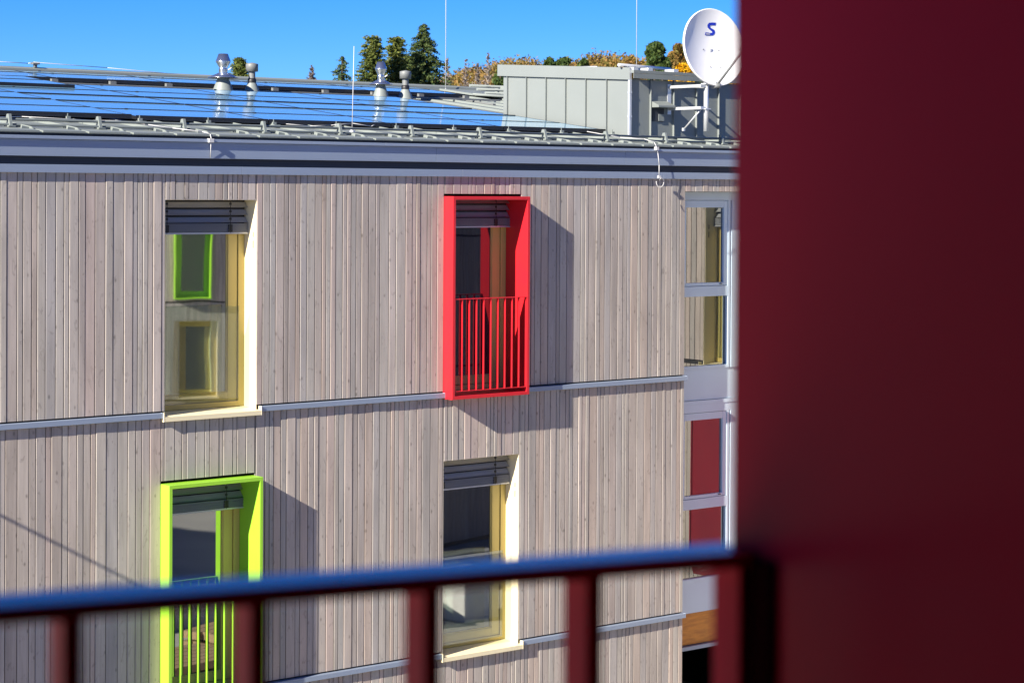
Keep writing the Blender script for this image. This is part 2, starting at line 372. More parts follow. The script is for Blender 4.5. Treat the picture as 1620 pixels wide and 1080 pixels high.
def window(B, x, z, kind, pane=None, frame=None, w=W_, h=H_, simple=False):
    """French window in an opening whose lower left corner is (x, z) on the wall plane"""
    frame = frame or CREAM; pane = pane or PANE
    mb = MB()
    # fixed frame
    fy0, fy1 = .224, .29
    mb.box(0, .077, fy0, fy1, 0, h); mb.box(w - .077, w, fy0, fy1, 0, h); mb.box(.077, w - .077, fy0, fy1, h - .06, h); mb.box(.077, w - .077, fy0, fy1, 0, .055)
    win = mb.build('window', frame, B, (x, 0, z), bevel=.003)
    sa = MB(); sx0, sx1, sz0, sz1 = .083, w - .083, .062, h - .066
    sl_ = .052; sa.box(sx0, sx0 + sl_, .236, .288, sz0, sz1); sa.box(sx1 - .112, sx1, .236, .288, sz0, sz1)
    sa.box(sx0 + sl_, sx1 - .112, .236, .288, sz0, sz0 + .085); sa.box(sx0 + sl_, sx1 - .112, .236, .288, sz1 - .09, sz1)
    # glazing bead
    g = .014
    sa.box(sx0 + sl_, sx0 + sl_ + g, .245, .282, sz0 + .085, sz1 - .09); sa.box(sx1 - .112 - g, sx1 - .112, .245, .282, sz0 + .085, sz1 - .09)
    sa.box(sx0 + sl_ + g, sx1 - .126, .245, .282, sz0 + .085, sz0 + .085 + g)
    sa.build('sash', frame, win, bevel=.003)
    pm = MB(); pm.box(sx0 + sl_ + .008, sx1 - .120, .258, .272, sz0 + .09, sz1 - .094); pm.build('pane', pane, win)
    if not simple: blind(win, .004, w - .006, h - .004)
    if kind == 'plain':
        rv = MB()
        rv.box(-.012, 0, .004, .30, -.03, h + .012); rv.box(w, w + .012, .004, .30, -.03, h + .012); rv.box(0, w, .004, .30, h, h + .012)
        rv.build('reveal', CREAMJ, win)
        sl = MB()      # sloping sill with a turned-down nose and raised ends
        sl.prism([(.223, -.002), (-.052, -.030), (-.052, -.078), (-.047, -.078), (-.047, -.036), (.223, -.010)], 'x', -.035, w + .035)
        sl.box(-.042, -.035, -.054, .003, -.080, .012); sl.box(w + .035, w + .042, -.054, .003, -.080, .012)
        sl.build('sill', CREAMJ, win, bevel=.0015)
        if not simple:
            gg = MB(); gg.box(.03, .935, .088, .100, .07, 1.055); gg.build('glass_guard', glassg, win)
            vs = MB()
            for a, b in ((.50, .42), (.385, .33)): vs.box(w - .003, w - .0005, .055, .067, h - a, h - b)
            vs.build('vent_slot', CORD, win)
    return win

def surround(B, x, z, m, label=None, rail=True, w=1.12, h=2.25, n=11):
    """coloured metal box round a window, with its railing; lower left outer corner (x, z)"""
    t = .038; p = .156 if m is REDJ else .165; mb = MB(); back = .222
    mb.box(0, t, -p, back, 0, h); mb.box(w - t, w, -p, back, 0, h)
    mb.box(t, w - t, -p, back, h - t, h)
    mb.prism([(-p, 0), (-p, t), (back, t + .02), (back, 0)], 'x', t, w - t)
    o = mb.build('window_surround', m, B, (x, 0, z), bevel=.0025)
    if label: o['label'] = label
    if not rail: return o
    ry = -.143; rl = MB()
    rl.box(t + .002, w - t - .002, ry - .020, ry + .020, 1.106, 1.116)
    if m is REDJ: m2 = REDN
    else: m2 = m
    rl.build('handrail', m2, o, bevel=.002)
    br = MB(); br.box(t + .002, w - t - .002, ry - .018, ry + .018, .085, .094); br.build('bottom_rail', m, o, bevel=.0015)
    for k in range(n):
        bx = .0435 + k * (w - .087) / (n - 1)
        hw_ = .005
        b = MB(); b.box(-hw_, hw_, -.016, .016, .094, 1.106)
        bl = b.build('baluster', m, o, (bx, ry, 0), bevel=.001)
    if m is REDJ:       # added dark strips for the reflection and gap on the jamb
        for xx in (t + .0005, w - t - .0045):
            b = MB(); b.box(xx, xx + .004, ry + .018, ry + .042, .05, 1.112); b.build('dark_reflection_strip', DARKSTRIP, o)
    return o

# ================================================================= the building opposite
Zr = lambda r: EYE + r
BLD = tag(empty('apartment_building', (0, 0, 0)), 'timber clad apartment building with red and lime window surrounds and solar roof', 'building')
X0, X1, XB = 1.0, 18.812, 26.0
wins = [  # x, rel bottom, kind
    (11.50, -2.280, 'plain'), (15.105, -2.297, 'red'), (11.497, -5.197, 'green'), (15.082, -5.180, 'plain')]
holes = []
for (x, zb, k) in wins:
    if k == 'plain': holes.append((x - .002, x + W_ + .002, Zr(zb) - .06, Zr(zb) + H_ + .002))
    else: holes.append((x - .040, x + 1.082, Zr(zb) - .04, Zr(zb) + 2.212 + .028))
bayx = (X1, 20.585)
topz, midz, lowz = Zr(.15), Zr(-2.252), Zr(-5.152)
c1 = MB(); clad(c1, X0, X1, midz, topz, holes, 11); c1.build('upper_cladding', WOOD, BLD)
c1 = MB(); clad(c1, X1 + .002, XB, Zr(-.018), topz, [], 5); c1.build('side_cladding', WOOD, BLD)
c1 = MB(); clad(c1, X0, X1, lowz, Zr(-2.31), holes, 23, y=.001); c1.build('middle_cladding', WOOD, BLD)
c1 = MB(); clad(c1, X0, X1, Zr(-8.13), Zr(-5.21), [], 37, y=.001); c1.build('lower_cladding', WOOD, BLD)
ch = [(h[0] - .012, h[1] + .012, h[2], h[3] + .012) for h in holes] + [(bayx[0], bayx[1], .2, Zr(-.018))]
c1 = MB(); core(c1, X0, XB, 0, Zr(.40), ch, .024, .40)
c1.box(X0, XB, 14.6, 15.0, 0, Zr(.40)); c1.box(X0, X0 + .3, .40, 14.6, 0, Zr(.40)); c1.box(XB - .3, XB, .40, 14.6, 0, Zr(.40))
c1.build('wall', CORE, BLD)
# corner return board beside the glazed bay
cb = MB(); cb.box(X1 - .020, X1 - .001, .022, .19, Zr(-8.1), Zr(-.02)); cb.build('corner_board', WOOD, BLD)
# horizontal bands at the floor lines
def band(x0, x1, zt, name='floor_band'):
    mb = MB()
    mb.prism([(.018, zt + .004), (-.040, zt), (-.040, zt - .050), (-.036, zt - .050), (-.036, zt - .006), (.018, zt - .003)], 'x', x0, x1)
    mb.box(x0, x1, .001, .02, zt - .060, zt - .010)
    mb.box(x0 - .004, x0, -.041, .002, zt - .051, zt + .006); mb.box(x1, x1 + .004, -.041, .002, zt - .051, zt + .006)
    mb.build(name, ZINC, BLD, bevel=.0012)
for a, b in ((X0, 11.452), (12.640, 15.060), (16.192, X1 + .012)): band(a, b, Zr(-2.272))
for a, b in ((X0, 11.452), (12.585, 15.030), (16.222, X1 + .012)): band(a, b, Zr(-5.172))
LBL = {'plain': None}
for i, (x, zb, k) in enumerate(wins):
    if k == 'plain':
        wd = window(BLD, x, Zr(zb), 'plain', pane=PANE if i == 0 else PANEW)
        if i == 3: wd['label'] = 'cream framed window partly behind the near railing'
    else:
        m = RED if k == 'red' else GREEN
        wd = window(BLD, x - .002, Zr(zb) + .02, 'box', pane=PANEL if k == 'red' else PANEG, w=1.05, h=2.19, frame=CREAM)
        surround(BLD, x - .040, Zr(zb) - .038, m, 'red projecting window surround with railing' if k == 'red' else 'lime green projecting window surround with railing')
# --- eaves: fascia, lip, flashing strips
def strip(name, x0, x1, y0, y1, z0, z1, m=ZINC):
    mb = MB(); mb.box(x0, x1, y0, y1, z0, z1); return mb.build(name, m, BLD, bevel=.002)
xs = [X0, 4.6, 8.45, 12.383, 15.296, 18.4, 22.0, XB]
for a, b in zip(xs, xs[1:]): strip('lower_flashing', a + .002, b - .001, -.034, .022, Zr(.132), Zr(.212))
strip('shadow_gap', X0, XB, -.004, .02, Zr(.212), Zr(.292), DARK)
xs = [X0, 5.6, 8.9, 12.00, 14.927, 17.778, 20.9, XB]
for a, b in zip(xs, xs[1:]): strip('fascia', a + .0015, b - .0015, -.036, .02, Zr(.292), Zr(.455))
xs = [X0, 3.2, 7.0, 11.2, 14.2, 17.1, 20.0, XB]
for a, b in zip(xs, xs[1:]): strip('eaves_lip', a + .001, b - .001, -.066, .02, Zr(.457), Zr(.490))
# --- roof
K = math.tan(radians(7)); RZ = Zr(.53)
rf = MB(); rf.slab(X0, XB, -.03, 7.75, RZ - .012, .012, K)
ridge_z = RZ + K * 7.75
rf.prism([(7.75, ridge_z - .03), (7.75, ridge_z), (15.2, RZ - .1), (15.2, RZ - .13)], 'x', X0, XB)
x = X0 + .15; seams = []
while x < XB:
    seams.append(x); x += .497
for i, sx in enumerate(seams):
    y0 = .05
    n = len(rf.v)                                 # standing seam, its lower end folded down
    rf.prism([(.10, RZ + K * .10), (.16, RZ + .030 + K * .16), (7.72, RZ + .030 + K * 7.72), (7.72, RZ + K * 7.72)], 'x', sx - .005, sx + .005)
    # stepped pan end at the eaves
    rf.prism([(-.055, RZ - .010), (-.055, RZ + .008), (.10, RZ + .014 + K * .1), (.10, RZ - .005)], 'x', sx + .012, sx + .470)
for sx in seams:                                   # folded seam ends below the guard tubes
    rf.prism([(sx - .09, RZ + .02), (sx + .09, RZ + .02), (sx + .085, RZ + .030), (sx - .08, RZ + .058)], 'y', .20, .215)
ROOF = rf.build('roof', ROOFM, BLD)
strip('roof_edge_shade', X0, XB, -.022, .04, Zr(.4905), Zr(.5165), DARK)  # dark strip; the shade under the pan ends is put into its colour
# ridge cap
rc = MB(); rc.prism([(7.64, ridge_z - .02), (7.66, ridge_z + .10), (7.72, ridge_z + .125), (7.92, ridge_z + .115), (8.1, ridge_z + .0)], 'x', X0, XB)
rc.build('ridge_cap', ROOFM, ROOF, bevel=.004)
# snow guard: two tubes on brackets
g1, g2 = (.40, Zr(.652)), (.385, Zr(.600))
tb = MB()
for (y, z), r in ((g1, .0135), (g2, .0135)):
    tb.tube((X0, y, z), (25.5, y, z), r, k=12)
tb.build('snow_guard_tube', TUBE, ROOF)
bx = 9.98 - 8 * .985
while bx < 25.4:
    tb = MB()
    tb.prism([(.345, RZ + K * .345), (.47, RZ + K * .47), (.425, RZ + .172), (.385, RZ + .175)], 'x', bx - .015, bx + .015)
    tb.box(bx - .035, bx + .035, .33, .45, RZ + .047, RZ + .062)
    bx += .985
    tb.build('snow_guard_bracket', ROOFM, ROOF)
# small galvanised clamps holding the front of the modules
for i in range(28):
    tb = MB()
    cx = 1.7 + i * .845
    if cx > 18.6: break
    cy = 1.12; z = RZ + K * cy
    tb.box(cx - .04, cx + .04, cy - .10, cy - .02, z + .005, z + .025); tb.box(cx - .022, cx + .022, cy - .05, cy - .025, z + .025, z + .055); tb.box(cx - .004, cx + .004, cy - .03, cy - .022, z + .025, z + .085)
    tb.build('module_clamp', ROOFM, ROOF)

# --- solar arrays
def panels(root, xs, rows, zoff=.60, gapx=.012, gapy=.012):
    for j in range(len(rows) - 1):
        for i in range(len(xs) - 1):
            if root['skip'] and (i, j) in SK: continue
            x0, x1, y0, y1 = xs[i] + gapx / 2, xs[i + 1] - gapx / 2, rows[j] + gapy / 2, rows[j + 1] - gapy / 2
            ln = math.hypot(1, K); L = y1 - y0
            fr = MB()
            b = .011
            fr.slab(x0, x1, y0, y0 + b, Zr(zoff) - .04, .0435 if j % 2 else .049, K); fr.slab(x0, x1, y1 - b, y1, Zr(zoff) - .04, .04, K)
            fr.slab(x0, x0 + b, y0 + b, y1 - b, Zr(zoff) - .04, .04, K); fr.slab(x1 - b, x1, y0 + b, y1 - b, Zr(zoff) - .04, .04, K)
            for cx in (x0 + .38,):       # clamp between rows
                fr.slab(cx - .016, cx + .016, y1 - .010, y1 + .010, Zr(zoff) - .0005, .009, K)
            o = fr.build('solar_panel', PVB, root)
            gl = MB(); gl.slab(x0 + b, x1 - b, y0 + b, y1 - b, Zr(zoff) - .010, .008, K); gl.build('glass', PV, o)
SK = set()
R1 = [1.20 + .88 * k for k in range(6)]
A1 = tag(empty('solar_array', (15.2, 1.2, Zr(.7))), 'large solar array along the front of the roof, its corner beside the metal roof hut', 'solar array')
A1['skip'] = 0
XS1 = [11.86, 13.54, 15.23, 16.92, 18.60]
def shift(root):
    for c in root.children: c.location = tuple(-v for v in root.location)
panels(A1, XS1, R1[:4]); panels(A1, XS1, [R1[3] + .03] + [R1[4], R1[5]]); shift(A1); del A1['skip']
A2 = tag(empty('solar_array', (7.6, 1.2, Zr(.7))), 'solar array at the left end of the roof, cut by the left picture edge', 'solar array'); A2['skip'] = 0
panels(A2, [5.02, 6.71, 8.40, 10.09, 11.78], [1.14, 2.02, 2.9, 3.78, 4.55], zoff=.615); shift(A2); del A2['skip']
A3 = tag(empty('solar_array', (15, 6.3, Zr(1.3))), 'narrow solar array just below the roof ridge behind the chimneys', 'solar array'); A3['skip'] = 0
panels(A3, [10.3 + 1.69 * k for k in range(7)][1:], [6.32, 7.16, 7.52], zoff=.62)
panels(A3, [6.92, 8.61, 10.3, 11.99, 13.2], [4.95, 5.72, 6.28], zoff=.63)
shift(A3); del A3['skip']
# rails showing in the gap
tb = MB()
for y in (6.05,): tb.slab(13.4, 20.9, y, y + .03, Zr(.53) + .03, .025, K)
x = 13.6
while x < 20.6:
    tb.slab(x, x + .05, 5.62, 6.3, Zr(.53) + .004, .02, K); tb.slab(x - .02, x + .07, 6.26, 6.31, Zr(.53) + .01, .07, K); x += .85
tb.build('mounting_rail', DULLM, ROOF)

# --- chimneys
def flue(x, y, big=True, s=1.0):
    z = RZ + K * y - .01
    if big:
        base = MB(); base.lathe([(.17 * s, -.06), (.148 * s, .03), (.118 * s, .11), (.070 * s, .225)], k=32)
        o = base.build('chimney', ROOFM, BLD, (x, y, z))
        p = MB(); p.lathe([(.060 * s, .20), (.060 * s, .325), (.064 * s, .328), (.064 * s, .335), (.058 * s, .34), (.060 * s, .36), (.102 * s, .432), (.110 * s, .438), (.102 * s, .444), (.064 * s, .54), (.060 * s, .54), (.098 * s, .44)], k=32)
        p.build('cowl', STEEL, o)
        c = MB(); c.lathe([(.062 * s, .285), (.210 * s, .222), (.211 * s, .216), (.062 * s, .276)], k=32); c.build('collar', STEEL, o)
        b = MB(); b.tube((.05 * s, -.05 * s, .325), (.085 * s, -.085 * s, .355), .009, k=8); b.build('clamp_bolt', WIRE, o)
    else:
        base = MB(); base.lathe([(.135 * s, -.06), (.115 * s, .03), (.088 * s, .10), (.056 * s, .17)], k=28)
        o = base.build('chimney', ROOFM, BLD, (x, y, z))
        p = MB(); p.lathe([(.046 * s, .15), (.046 * s, .34)]); p.build('pipe', DULLM, o)
        c = MB(); c.lathe([(.044 * s, .318), (.083 * s, .320), (.084 * s, .418), (.080 * s, .424), (.001, .442)]); c.build('cowl', DULLM, o)
        q = MB(); q.lathe([(.058 * s, .165), (.060 * s, .195), (.054 * s, .225), (.046 * s, .228)]); q.build('rubber_ring', CORD, o)
    return o
flue(15.98, 5.97, True, .98)['label'] = 'left polished steel flue'
flue(16.44, 5.97, False)['label'] = 'left dull grey vent pipe'
flue(18.64, 6.0, True, .80)['label'] = 'right polished steel flue'
flue(19.04, 5.95, False, .98)['label'] = 'right dull grey vent pipe'

# --- rooftop hut clad in seamed sheet
hx, hy0, hy1, hx1 = 18.714, .90, 3.36, 23.4
hb = MB()
zt0, zt1 = Zr(1.38), Zr(1.515)                     # wall tops, front and back
def tz(y): return zt0 + (zt1 - zt0) * (y - hy0) / (hy1 - hy0)
hb.prism([(hy0, RZ), (hy1, RZ + .3), (hy1, zt1), (hy0, zt0)], 'x', hx, hx1)
sm = hb
for y in (1.309, 1.702, 2.092, 2.478, 2.872, 3.261):
    sm.box(hx - .026, hx, y - .0045, y + .0045, RZ + K * y, tz(y))
for i, x in enumerate([19.062 + .405 * k for k in range(10)]):
    sm.box(x - .0045, x + .0045, hy0 - .028, hy0, RZ + K * hy0 + .02, zt0 + .01)
HUT = hb.build('roof_hut', HUTM, BLD)
cp = MB()
cp.prism([(hy0 - .03, zt0 - .012), (hy1 + .09, zt1 - .008), (hy1 + .09, zt1 + .145), (hy0 - .03, zt0 + .14)], 'x', hx - .035, hx - .005)
cp.prism([(hy0 - .075, zt0 + .07), (hy1 + .09, zt1 + .125), (hy1 + .09, zt1 + .145), (hy0 - .075, zt0 + .11)], 'x', hx - .002, hx1 + .05)
cp.prism([(hy0 - .075, zt0 + .005), (hy0 - .068, zt0 + .005), (hy0 - .068, zt0 + .068), (hy0 - .075, zt0 + .068)], 'x', hx - .002, hx1 + .05)
cp.build('cap', HUTM, HUT, bevel=.003)
et = MB(); et.box(hx - .030, hx + .004, hy0 - .032, hy0 - .001, RZ + .05, zt0 + .13); et.box(hx - .034, hx + .008, hy0 - .036, hy0 + .0, Zr(1.20), Zr(1.225)); et.box(hx - .034, hx + .008, hy0 - .036, hy0, Zr(.90), Zr(.925))
et.build('corner_trim', GALV, HUT)
vt = MB(); vt.box(19.095, 19.300, hy0 - .012, hy0 - .001, Zr(.862), Zr(1.03)); vt.build('vent_grille', DARK, HUT)
vt = MB(); vt.box(19.20, 19.295, hy0 - .02, hy0 - .013, Zr(.868), Zr(.955)); vt.build('vent_flap', HUTM, HUT)
vt = MB(); vt.prism([(hy0 - .001, Zr(1.12)), (hy0 - .15, Zr(1.06)), (hy0 - .15, Zr(1.035)), (hy0 - .001, Zr(1.035))], 'x', 19.075, 19.37); vt.build('vent_hood', HUTM, HUT, bevel=.003)
# tube lying on the hut roof
vt = MB(); vt.tube((18.62, 1.0, zt0 + .175), (19.75, 1.25, zt0 + .175), .022); vt.tube((18.3 + .5, 1.6, zt0 + .18), (18.3 + .5, 3.0, zt0 + .22), .012)
for xx in (18.85, 19.1, 19.55): vt.box(xx - .04, xx + .04, .93, 1.1, zt0 + .10, zt0 + .155)
vt.build('roof_tube', GALV, HUT)
# gear beyond the ridge on the right
tr = MB(); tr.box(17.3, 23.2, 7.98, 8.2, ridge_z + .02, ridge_z + .135)
tr.build('cable_tray', DULLM, ROOF)
th = MB()
x = 17.4
while x < 23: th.box(x, x + .05, 7.972, 7.979, ridge_z + .06, ridge_z + .072); x += .11
th.build('tray_slots', DARK, ROOF)
tr = MB()
for y, z in ((6.9, .09), (7.1, .13), (7.28, .17)): tr.tube((21.3, y, RZ + K * y + z), (25.2, y, RZ + K * y + z), .022)
tr.slab(21.0, 25.2, 6.75, 7.7, RZ + .05, .03, K)
for xx in (21.9, 22.7, 23.5): tr.box(xx, xx + .03, 6.75, 7.4, RZ + K * 6.8 + .05, RZ + K * 7.3 + .18)
tr.tube((20.6, 6.35, RZ + K * 6.35 + .1), (22.4, 6.0, RZ + K * 6 + .08), .018); tr.tube((21.3, 5.6, RZ + K * 5.6 + .05), (21.7, 6.5, RZ + K * 6.4 + .16), .016)
tr.build('rear_snow_guard', ROOFM, ROOF)
# conductor holder and wire along the ridge
tr = MB(); tr.box(14.08, 14.12, 7.68, 7.72, ridge_z + .12, ridge_z + .16); tr.box(14.05, 14.15, 7.66, 7.74, ridge_z + .16, ridge_z + .185); tr.build('ridge_holder', DULLM, ROOF)
tr = MB(); pts = [(8.0 + i * .5, 7.7, ridge_z + .17 + .03 * sin(i * .26)) for i in range(13)] + [(14.07, 7.7, ridge_z + .19), (15.2, 7.7, ridge_z + .16), (16.6, 7.7, ridge_z + .10)]
tr.path(pts, .005, 6); tr.build('ridge_wire', GALV, ROOF)
# lightning wires down over the eaves
wr = MB()
wr.path([(17.75, .62, Zr(.70)), (18.0, .3, Zr(.63)), (18.16, .05, Zr(.61)), (18.235, -.05, Zr(.57)), (18.250, -.085, Zr(.50)), (18.258, -.09, Zr(.44)), (18.275, -.095, Zr(.30)), (18.285, -.085, Zr(.17)), (18.30, -.085, Zr(.11))], .0045, 8)
lp = [(18.265 + .050 * cos(t), -.085 - .008 * t, Zr(.085) + .055 * sin(t)) for t in [pi * .9 + i * (1.75 * pi) / 14 for i in range(15)]]
wr.path(lp, .0045, 8); wr.box(18.225, 18.268, -.10, -.06, Zr(.475), Zr(.515)); wr.box(18.27, 18.305, -.10, -.07, Zr(.14), Zr(.17))
wr.build('lightning_wire', WIRE, BLD)
wr = MB()
wr.path([(11.40, .55, Zr(.66)), (11.7, .2, Zr(.60)), (11.93, .0, Zr(.565)), (11.985, -.06, Zr(.54)), (11.992, -.08, Zr(.47))], .005, 8); wr.box(11.955, 12.01, -.095, -.05, Zr(.455), Zr(.495))
wr.path([(11.985, -.075, Zr(.46)), (11.998, -.045, Zr(.30))], .004, 6)
wr.build('lightning_wire', WIRE, BLD)
wr = MB(); wr.path([(13.6, .95, Zr(.70)), (13.9, .93, Zr(.685)), (14.2, .95, Zr(.70)), (14.5, .96, Zr(.73)), (14.75, .94, Zr(.70)), (14.8, .95, Zr(.72))], .004, 6)
wr.path([(9.5, .93, Zr(.66)), (10.4, .95, Zr(.70)), (11.2, .93, Zr(.68)), (11.45, .80, Zr(.68))], .004, 6)
wr.build('loose_cable', WIRE, ROOF)

# --- glazed bay at the right
bx0, bx1 = bayx
def bay_unit(zt, first):
    """one storey of glazing: opening sash above, fixed light below, panel under it. zt = rel height of the frame top"""
    Y = .18; mb = MB(); post = 19.79
    d = 0
    zs = dict(top=zt, sash_t=zt - .135, g1t=zt - .197, g1b=zt - 1.130, tr=zt - 1.225, g2t=zt - 1.300, g2b=zt - 2.160, fb=zt - 2.200, sp=zt - 2.585)
    R = lambda k: Zr(zs[k])
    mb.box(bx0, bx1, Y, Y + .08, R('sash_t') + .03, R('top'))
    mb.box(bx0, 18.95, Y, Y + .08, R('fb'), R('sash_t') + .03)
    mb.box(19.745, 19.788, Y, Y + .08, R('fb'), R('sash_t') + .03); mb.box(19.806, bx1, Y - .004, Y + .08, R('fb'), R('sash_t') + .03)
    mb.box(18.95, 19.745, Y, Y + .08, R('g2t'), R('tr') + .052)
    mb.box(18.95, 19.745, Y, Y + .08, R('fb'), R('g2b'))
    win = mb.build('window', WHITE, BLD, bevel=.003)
    if not first: win['label'] = 'lower storey of the glazed bay'
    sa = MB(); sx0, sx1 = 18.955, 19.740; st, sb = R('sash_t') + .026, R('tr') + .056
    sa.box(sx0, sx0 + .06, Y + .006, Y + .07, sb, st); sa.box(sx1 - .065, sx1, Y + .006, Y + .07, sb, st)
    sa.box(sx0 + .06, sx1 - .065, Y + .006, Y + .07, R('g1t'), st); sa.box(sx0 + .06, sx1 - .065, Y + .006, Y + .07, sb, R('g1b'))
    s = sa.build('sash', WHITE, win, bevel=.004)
    hd = MB(); hd.box(19.60, 19.64, Y - .006, Y + .004, sb + .018, sb + .028); hd.build('latch', CORD, win)
    p = MB(); p.box(sx0 + .06, sx1 - .065, Y + .035, Y + .05, R('g1b'), R('g1t')); p.build('pane', PANEB, win)
    p = MB(); p.box(18.95, 19.745, Y + .045, Y + .06, R('g2b'), R('g2t')); p.build('pane', PANEB, win)
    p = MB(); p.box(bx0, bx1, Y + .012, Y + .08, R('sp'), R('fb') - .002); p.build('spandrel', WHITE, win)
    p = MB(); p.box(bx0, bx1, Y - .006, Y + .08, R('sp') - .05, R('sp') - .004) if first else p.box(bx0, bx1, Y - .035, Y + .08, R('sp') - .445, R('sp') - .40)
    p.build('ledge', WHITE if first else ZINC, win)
bay_unit(-.02, True); bay_unit(-2.655, False)
ob = MB(); ob.box(bx0, bx1, .17, .26, Zr(-5.60), Zr(-5.24) - .0); 
ob = MB(); ob.box(bx0, bx1, .17, .26, Zr(-5.872) + .24, Zr(-5.245)); 
ob = MB(); ob.box(bx0, bx1, .20, .26, Zr(-5.63), Zr(-5.245)); ob.build('glulam_beam', ORANGE, BLD)
# dark recess under the bay
rc = MB(); rc.box(bx0, bx1, 3.0, 3.1, .2, Zr(-5.70)); rc.box(bx0, bx1, .4, 3.0, .15, .2); rc.build('recess', CORE, BLD)
dk = MB(); dk.box(bx0 - .0, bx1, .262, .4, Zr(-5.7), Zr(-.02)); dk.build('bay_backing', CORE, BLD)

# --- balcony at the left end, beyond the picture edge; it throws the shade on the lower boards
bl = MB(); bl.box(3.4, 6.4, -1.02, .0, Zr(-2.50), Zr(-2.30)); bl.box(3.4, 6.4, -1.02, -.97, Zr(-2.50), Zr(-1.30)); BAL = bl.build('balcony', ZINC, BLD)
r = MB(); r.tube((6.385, -1.0, Zr(-1.31)), (6.385, .0, Zr(-1.31)), .016); r.build('side_rail', GALV, BAL)
for c in list(BAL.children): pass

# ================================================================= satellite dish
D = tag(empty('satellite_dish', (19.49, .33, Zr(.735))), 'white satellite dish with blue letter on brackets in front of the roof hut', 'satellite dish')
n_ = (r0 * sin(radians(36)) - f0 * cos(radians(36))); n_ = (n_ * cos(radians(8)) + u0 * sin(radians(8))).normalized()
rr = Vector((0, 0, 1)).cross(n_).normalized() ; uu = n_.cross(rr).normalized()
rr = -rr if rr.dot(r0) < 0 else rr
C = Vector((19.44, .14, Zr(1.775)))
ra, rb, dep = .480, .475, .085
def dish_pt(a, b, off=0):                         # a, b in -1..1 of the ellipse
    return C + rr * (a * ra) + uu * (b * rb) + n_ * (dep * (a * a + b * b) - dep + off)
mb = MB(); k = 64; rings = 14
loc = D.location
def add(v): mb.v.append(tuple(v - loc))
for off in (0, -.006):
    for j in range(rings + 1):
        for i in range(k):
            t = 2 * pi * i / k; q = j / rings; add(dish_pt(q * cos(t), q * sin(t), off))
N = (rings + 1) * k
for s in (0, 1):
    for j in range(rings):
        for i in range(k):
            q = (i + 1) % k; a = s * N + j * k; f = (a + i, a + q, a + k + q, a + k + i)
            mb.f.append(f if s == 0 else f[::-1]); mb.sm.append(True)
# rolled rim
m0 = len(mb.v)
for (e, o2) in ((1.0, 0), (1.018, .004), (1.028, -.004), (1.024, -.030), (1.0, -.028), (1.0, -.006)):
    for i in range(k):
        t = 2 * pi * i / k; P = C + rr * (e * cos(t) * ra) + uu * (e * sin(t) * rb) + n_ * o2; add(P)
for j in range(5):
    for i in range(k):
        q = (i + 1) % k; a = m0 + j * k; mb.f.append((a + i, a + q, a + k + q, a + k + i)); mb.sm.append(True)
mb.build('reflector', DISHM, D)
# letter mark on the dish
def flatpoly(mb, poly, off, cx, cy, sc):
    mb.face([dish_pt((cx + p[0] * sc) / ra, (cy + p[1] * sc) / rb, off) - loc for p in poly])
lg = MB(); cx, cy, sc = .012, .240, .160
Sout = [((.52, .5), (.48, .30)), ((.10, .5), (.12, .30)), ((-.18, .46), (-.02, .27)), ((-.34, .30), (-.08, .20)), ((-.30, .10), (-.02, .11)), ((-.12, -.02), (.16, .03)), ((.10, -.14), (.40, -.06)), ((.20, -.22), (.46, -.20)), ((.16, -.28), (.42, -.36)), ((.05, -.30), (.24, -.48)), ((-.36, -.30), (-.44, -.50))]
for a, b in zip(Sout, Sout[1:]): flatpoly(lg, [a[0], b[0], b[1], a[1]], .004, cx, cy, sc)
flatpoly(lg, [(-.52, -.28), (-.16, -.28), (-.16, -.50), (-.60, -.50)], .0045, cx, cy, sc)
lg.build('letter_mark', BLUE, D)
lg = MB()
for i, x in enumerate((-.48, -.40, -.33, -.26, -.18, -.10)): flatpoly(lg, [(x, -.34), (x + .055, -.34), (x + .035, -.45), (x - .02, -.45)], .007, cx, cy, sc)
lg.build('small_lettering', WIRE, D)
bo = MB()
for a, b in ((-.12, -.02), (.13, -.02), (-.04, -.24), (.12, -.24), (-.02, -.44)):
    P = dish_pt(a / ra, b / rb, .002) - loc; bo.tube(P, P + n_ * .006, .007, k=8)
bo.build('bolt', DULLM, D)
ms = MB(); ms.tube((0, 0, 0), (0, 0, .68), .030, k=20); ms.build('mast', GALV, D)
cl = MB(); P = Vector((0, 0, .62)); cl.tube(P + Vector((0, 0, -.03)), C - loc - n_ * .10, .035, k=12); cl.box(-.05, .05, -.045, .045, .585, .60); cl.box(-.045, .045, -.040, .040, .272, .285)
cl.build('mount', GALV, D)
ar = MB()
for z, dx in ((.565, -.07), (.29, -.07)):
    ar.prism([(-.115, z - .018), (-.075, z - .018), (-.075, z + .018), (-.115, z + .018)], 'y', .03, .568)
    ar.box(-.115, .0, -.02, .03, z - .018, z + .018)
ar.box(-.125, -.065, .56, .568, .22, .60)
ar.tube((-.05, .03, .28), (-.12, .27, .03), .010, k=8); ar.tube((0, .03, .55), (.16, .568, .58), .012, k=8)
ar.box(-.135, -.105, .26, .29, .005, .045)
ar.build('wall_bracket', GALV, D)
# feed arm and receiver
bt = C - uu * (rb + .01) + n_ * .0 - loc
end = Vector((19.40, -.40, Zr(1.72))) - loc
fa = MB(); fa.tube(bt - n_ * .03, end, .015, k=10); fa.tube(bt - n_ * .06 - rr * .05, bt + n_ * .03 + rr * .02, .030, k=14); fa.build('feed_arm', DULLM, D)
fe = MB(); dv = (C - loc - end).normalized(); fe.tube(end - dv * .06, end + dv * .05, .028, k=14); fe.tube(end + dv * .05, end + dv * .07, .030, .022, k=14); fe.build('receiver', WIRE, D)

